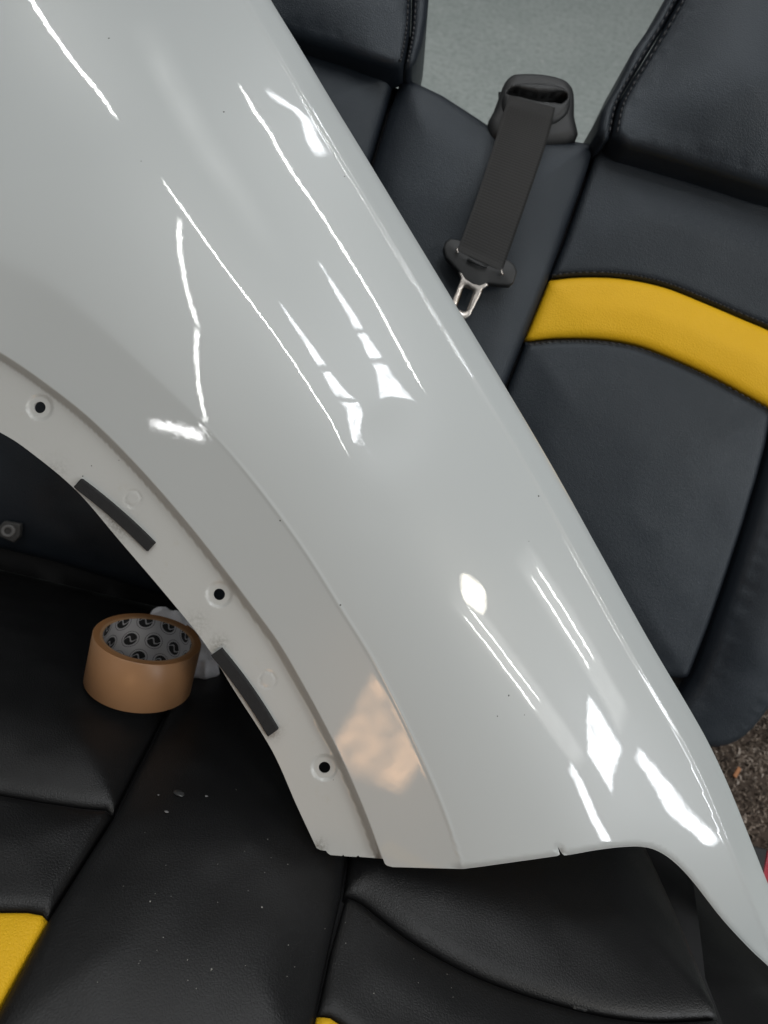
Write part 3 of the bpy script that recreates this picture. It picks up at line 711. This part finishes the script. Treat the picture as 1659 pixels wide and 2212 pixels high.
cov = np.array([(957, 536), (962, 522), (973, 516), (989, 518), (1040, 540), (1100, 563), (1112, 573), (1117, 587), (1110, 610), (1101, 618), (1078, 617), (1055, 614), (1036, 621), (1020, 617), (1003, 606), (991, 588), (962, 556)], float)
tc_ = panel('tongue_cover', cov, ts, M['plastic'], sb, rim=(0.0022, 0.0022), puff=(0.0018, 0.01), lift=-0.0005, skirt=0.008, step=0.0025)
# thin slot edge where the webbing enters, and two bright pins
pv = []
for (x, y) in ((987, 541), (1083, 588)):
    pv.append(tube([P(x, y-5, 0.672), P(x+1, y+6, 0.672)], 0.0013, 8))
V, Fc = join([pv[0]]); mesh_obj('pin', V, Fc, M['steel'], tc_); V, Fc = join([pv[1]]); mesh_obj('pin', V, Fc, M['steel'], tc_)
V, Fc = tube([P(1010, 561, 0.6735), P(1034, 571, 0.672), P(1052, 577, 0.6735)], 0.0016, 8); mesh_obj('slot_clip', V, Fc, M['plastic'], tc_)
ms = Surf(P(1010, 640, 0.6835), T1, cvec(-0.259, 0.966, 0.10))
metal = [(991, 588), (995, 602), (992, 612), (972, 662), (966, 680), (974, 690), (1004, 690), (1015, 682), (1039, 634), (1041, 626), (1055, 616), (1046, 606), (1010, 590)]
panel('metal_tongue', metal, ms, M['steel'], sb, rim=(0.0012, 0.0014), lift=0.001, skirt=0.0025, step=0.0025,
      holes=[[(1000, 622), (1004, 620), (1021, 627), (1023, 631), (1008, 671), (1004, 674), (988, 667), (986, 662)]], hole_rim=(0.0012, 0.0014), bstep=0.0012)

# ---------------------------------------------------------------- tape roll
tp = np.array([320.0, 1407.0]); rr_ = ray(*tp); los = rr_/np.linalg.norm(rr_)
upi = cvec(0.21, -0.978, 0); upi = upi-los*np.dot(upi, los); upi /= np.linalg.norm(upi)
thv = math.radians(61); ax = -los*math.cos(thv)+upi*math.sin(thv)
Rout, Rin, Wt = 0.0465, 0.0378, 0.0470
xa = np.cross(upi, los); xa -= ax*np.dot(xa, ax); xa /= np.linalg.norm(xa); ya = np.cross(ax, xa)
base_c = cus.xyz(cus.uv([(292, 1516)]), 0.019)[0]
tape = bpy.data.objects.new('tape_roll', None); COL.objects.link(tape)
tape.matrix_world = Matrix(((xa[0], ya[0], ax[0], base_c[0]), (xa[1], ya[1], ax[1], base_c[1]), (xa[2], ya[2], ax[2], base_c[2]), (0, 0, 0, 1)))
tag(tape, 'roll of brown packing tape with printed cardboard core on the cushion', 'tape roll')
def lathe(name, prof, mat, n=96, closed=False, parent=None):
    V, Fc = [], []; k_ = len(prof)
    for i in range(n):
        a_ = 2*math.pi*i/n
        for r_, z_ in prof: V.append((r_*math.cos(a_), r_*math.sin(a_), z_))
    for i in range(n):
        for j in range(k_ if closed else k_-1):
            j2 = (j+1) % k_; i2 = (i+1) % n
            Fc.append((i*k_+j, i2*k_+j, i2*k_+j2, i*k_+j2))
    me = bpy.data.meshes.new(name); me.from_pydata(V, [], Fc); me.materials.append(mat)
    me.polygons.foreach_set('use_smooth', [True]*len(me.polygons))
    o = bpy.data.objects.new(name, me); COL.objects.link(o); o.parent = parent
    return o
lathe('outer_wrap', [(Rout-0.0006, 0.0), (Rout, 0.0006), (Rout, Wt-0.0006), (Rout-0.0006, Wt)], M['tape'], parent=tape)
lathe('winding_edge', [(Rin+0.0026, Wt-0.0004), (Rout-0.0016, Wt-0.0001), (Rout-0.0006, Wt)], M['tape_edge'], parent=tape)
lathe('winding_edge', [(Rout-0.0006, 0.0), (Rin, 0.0)], M['tape_edge'], parent=tape)
k = N('core_card'); k.set(Roughness=0.8); k.color(k.mix(k.noise(150, 4), (0.30, 0.16, 0.075), (0.42, 0.25, 0.13))); M['card'] = k.m
lathe('core_rim', [(Rin, Wt-0.0012), (Rin+0.0004, Wt-0.0006), (Rin+0.0026, Wt-0.0004)], M['card'], parent=tape)
lathe('printed_core', [(Rin, 0.0), (Rin, Wt-0.0012)], M['core'], parent=tape)
# loose tape end on the right of the roll
V, Fc = [], []
for i in range(10):
    a_ = math.radians(200+i*3.2); r_ = Rout+0.0003+0.0011*(i/9)**2
    for z_ in (0.0005, Wt+0.0002): V.append((r_*math.cos(a_), r_*math.sin(a_), z_))
for i in range(9): Fc.append((2*i, 2*i+2, 2*i+3, 2*i+1))
me = bpy.data.meshes.new('tape_end'); me.from_pydata(V, [], Fc); me.materials.append(M['tape']); me.polygons.foreach_set('use_smooth', [True]*9)
o = bpy.data.objects.new('tape_end', me); COL.objects.link(o); o.parent = tape

# ---------------------------------------------------------------- crumpled cloth behind the roll
rs = Surf(cus.xyz(cus.uv([(416, 1408)]), 0.070)[0], cvec(1, 0.1, 0.1), cvec(0, 1, -0.55))
def crump(V, d):
    q = V+0.006*np.stack([vnoise(V/0.02, 21), vnoise(V/0.02, 22)], 1)
    r = 1-np.abs(vnoise(q*[1, 0.45]/0.013, 23)); r2 = 1-np.abs(vnoise(q/0.006, 24))
    return 0.008*r*r+0.002*r2+0.004*vnoise(V/0.03, 25)
panel('crumpled_cloth', spline([(326, 1336), (338, 1322), (356, 1319), (378, 1327), (404, 1325), (434, 1341), (460, 1372), (480, 1420), (472, 1440), (474, 1460), (452, 1473), (422, 1468), (384, 1460), (344, 1420), (314, 1370)], 4, True),
      rs, M['cloth'], None, rim=(0.006, 0.008), skirt=0.01, step=0.0022, extra=crump)
tag(bpy.data.objects['crumpled_cloth'], 'crumpled white cloth tucked behind the brown tape roll', 'cloth')

# ---------------------------------------------------------------- crumbs and dust on the cushion
def pebble(name, c, r, mat, seed, flat=0.5, long=1.0, ang=0.0):
    q = np.random.default_rng(seed); V = []; nlat, nlon = 5, 8
    e1 = cus.e1*math.cos(ang)+cus.e2*math.sin(ang); e2 = -cus.e1*math.sin(ang)+cus.e2*math.cos(ang)
    for i in range(nlat+1):
        ph = math.pi*i/nlat
        for j in range(nlon):
            t = 2*math.pi*j/nlon; rr = r*(1+q.uniform(-0.25, 0.25))
            V.append(c+e1*rr*long*math.sin(ph)*math.cos(t)+e2*rr*math.sin(ph)*math.sin(t)+cus.n*rr*flat*(math.cos(ph)+0.6))
    Fc = [(i*nlon+j, i*nlon+(j+1) % nlon, (i+1)*nlon+(j+1) % nlon, (i+1)*nlon+j) for i in range(nlat) for j in range(nlon)]
    return V, Fc
def cpos(x, y, lift=0.0145): return cus.xyz(cus.uv([(x, y)]), lift)[0]
for i, (x, y, r, lo, an, lab) in enumerate([(502, 1741, 0.0011, 1.8, 0.3, 'pale elongated crumb, rightmost of the chips on the centre cushion'),
                                  (438, 1754, 0.0009, 1.5, 0.2, 'dull small chip between the pale crumb and the dark blister'),
                                  (352, 1789, 0.0010, 1.7, 0.1, 'small grey chip, lowest of the chips on the centre cushion'),
                                  (335, 1752, 0.0007, 1.0, 0.4, 'tiny grey chip nearest the left cushion seam')]):
    V, Fc = pebble('crumb', cpos(x, y), r, None, 40+i, 0.6, lo, an)
    tag(mesh_obj('crumb', V, Fc, M['crumb'] if i == 0 else M['tag']), lab, 'crumb', 'chips on the centre cushion')
V, Fc = pebble('b', cpos(380, 1746, 0.0135), 0.0036, None, 50, 0.25, 1.4, 0.3)
tag(mesh_obj('dark_blister', V, Fc, M['dark_crumb']), 'glossy dark drop on the black centre cushion among small chips', 'drop')
parts = []
for i in range(40):
    x, y = rng.uniform(180, 640), rng.uniform(1830, 2200)
    if i > 28: x, y = rng.uniform(690, 1050), rng.uniform(2010, 2210)
    if x < 110+(2000-y)*0.5: continue
    parts.append(pebble('d', cpos(x, y, 0.0165 if x < 680 else 0.0105), float(rng.choice([0.00022, 0.0003, 0.0005], p=[0.72, 0.24, 0.04])), None, 100+i, 0.8))
V, Fc = join(parts); tag(mesh_obj('dust_specks', V, Fc, M['dust']), 'tiny pale dust specks scattered over the black cushion', 'dust', kind='stuff')

# ---------------------------------------------------------------- right edge: wood chip on the carpet, dark case with red side
def box_px(name, base, ex, ey, h, mat, parent=None, bev=0.1):
    base = np.array(base, float); ex, ey = np.array(ex, float), np.array(ey, float); up = np.array([0, 0, h])
    V = [base, base+ex, base+ex+ey, base+ey]; V = V+[v+up for v in V]
    o = mesh_obj(name, V, [(3, 2, 1, 0), (4, 5, 6, 7), (0, 1, 5, 4), (1, 2, 6, 5), (2, 3, 7, 6), (3, 0, 4, 7)], mat, parent, smooth=False)
    md = o.modifiers.new('bevel', 'BEVEL'); md.width = bev; md.segments = 2; return o
c = floor_at(1588, 1682, 0.014)
o = box_px('wood_chip', c, (0.008, 0.014, 0), (-0.004, 0.003, 0), 0.003, M['chip'], bev=0.0008); tag(o, 'small orange wood chip lying on the brown carpet', 'wood chip')
def slab(name, px, z0, z1, mat, parent):
    t = [floor_at(x, y, z1) for x, y in px]; b = [np.array([p[0], p[1], z0]) for p in t]; n = len(t)
    o = mesh_obj(name, b+t, [tuple(range(n))[::-1], tuple(range(n, 2*n))]+[(i, (i+1) % n, n+(i+1) % n, n+i) for i in range(n)], mat, parent, smooth=False)
    md = o.modifiers.new('bevel', 'BEVEL'); md.width = 0.0015; md.segments = 2
cs = empty('tool_case', floor_at(1640, 1860, 0.01), 'black case with a red side, just showing past the fender at the right edge', 'case')
slab('black_lid', [(1560, 1812), (1658, 1834), (1647, 1905), (1550, 1890)], 0.012, 0.10, M['plastic'], cs)
slab('red_side', [(1660, 1836), (1760, 1858), (1740, 1965), (1641, 1925)], 0.012, 0.098, M['red'], cs)
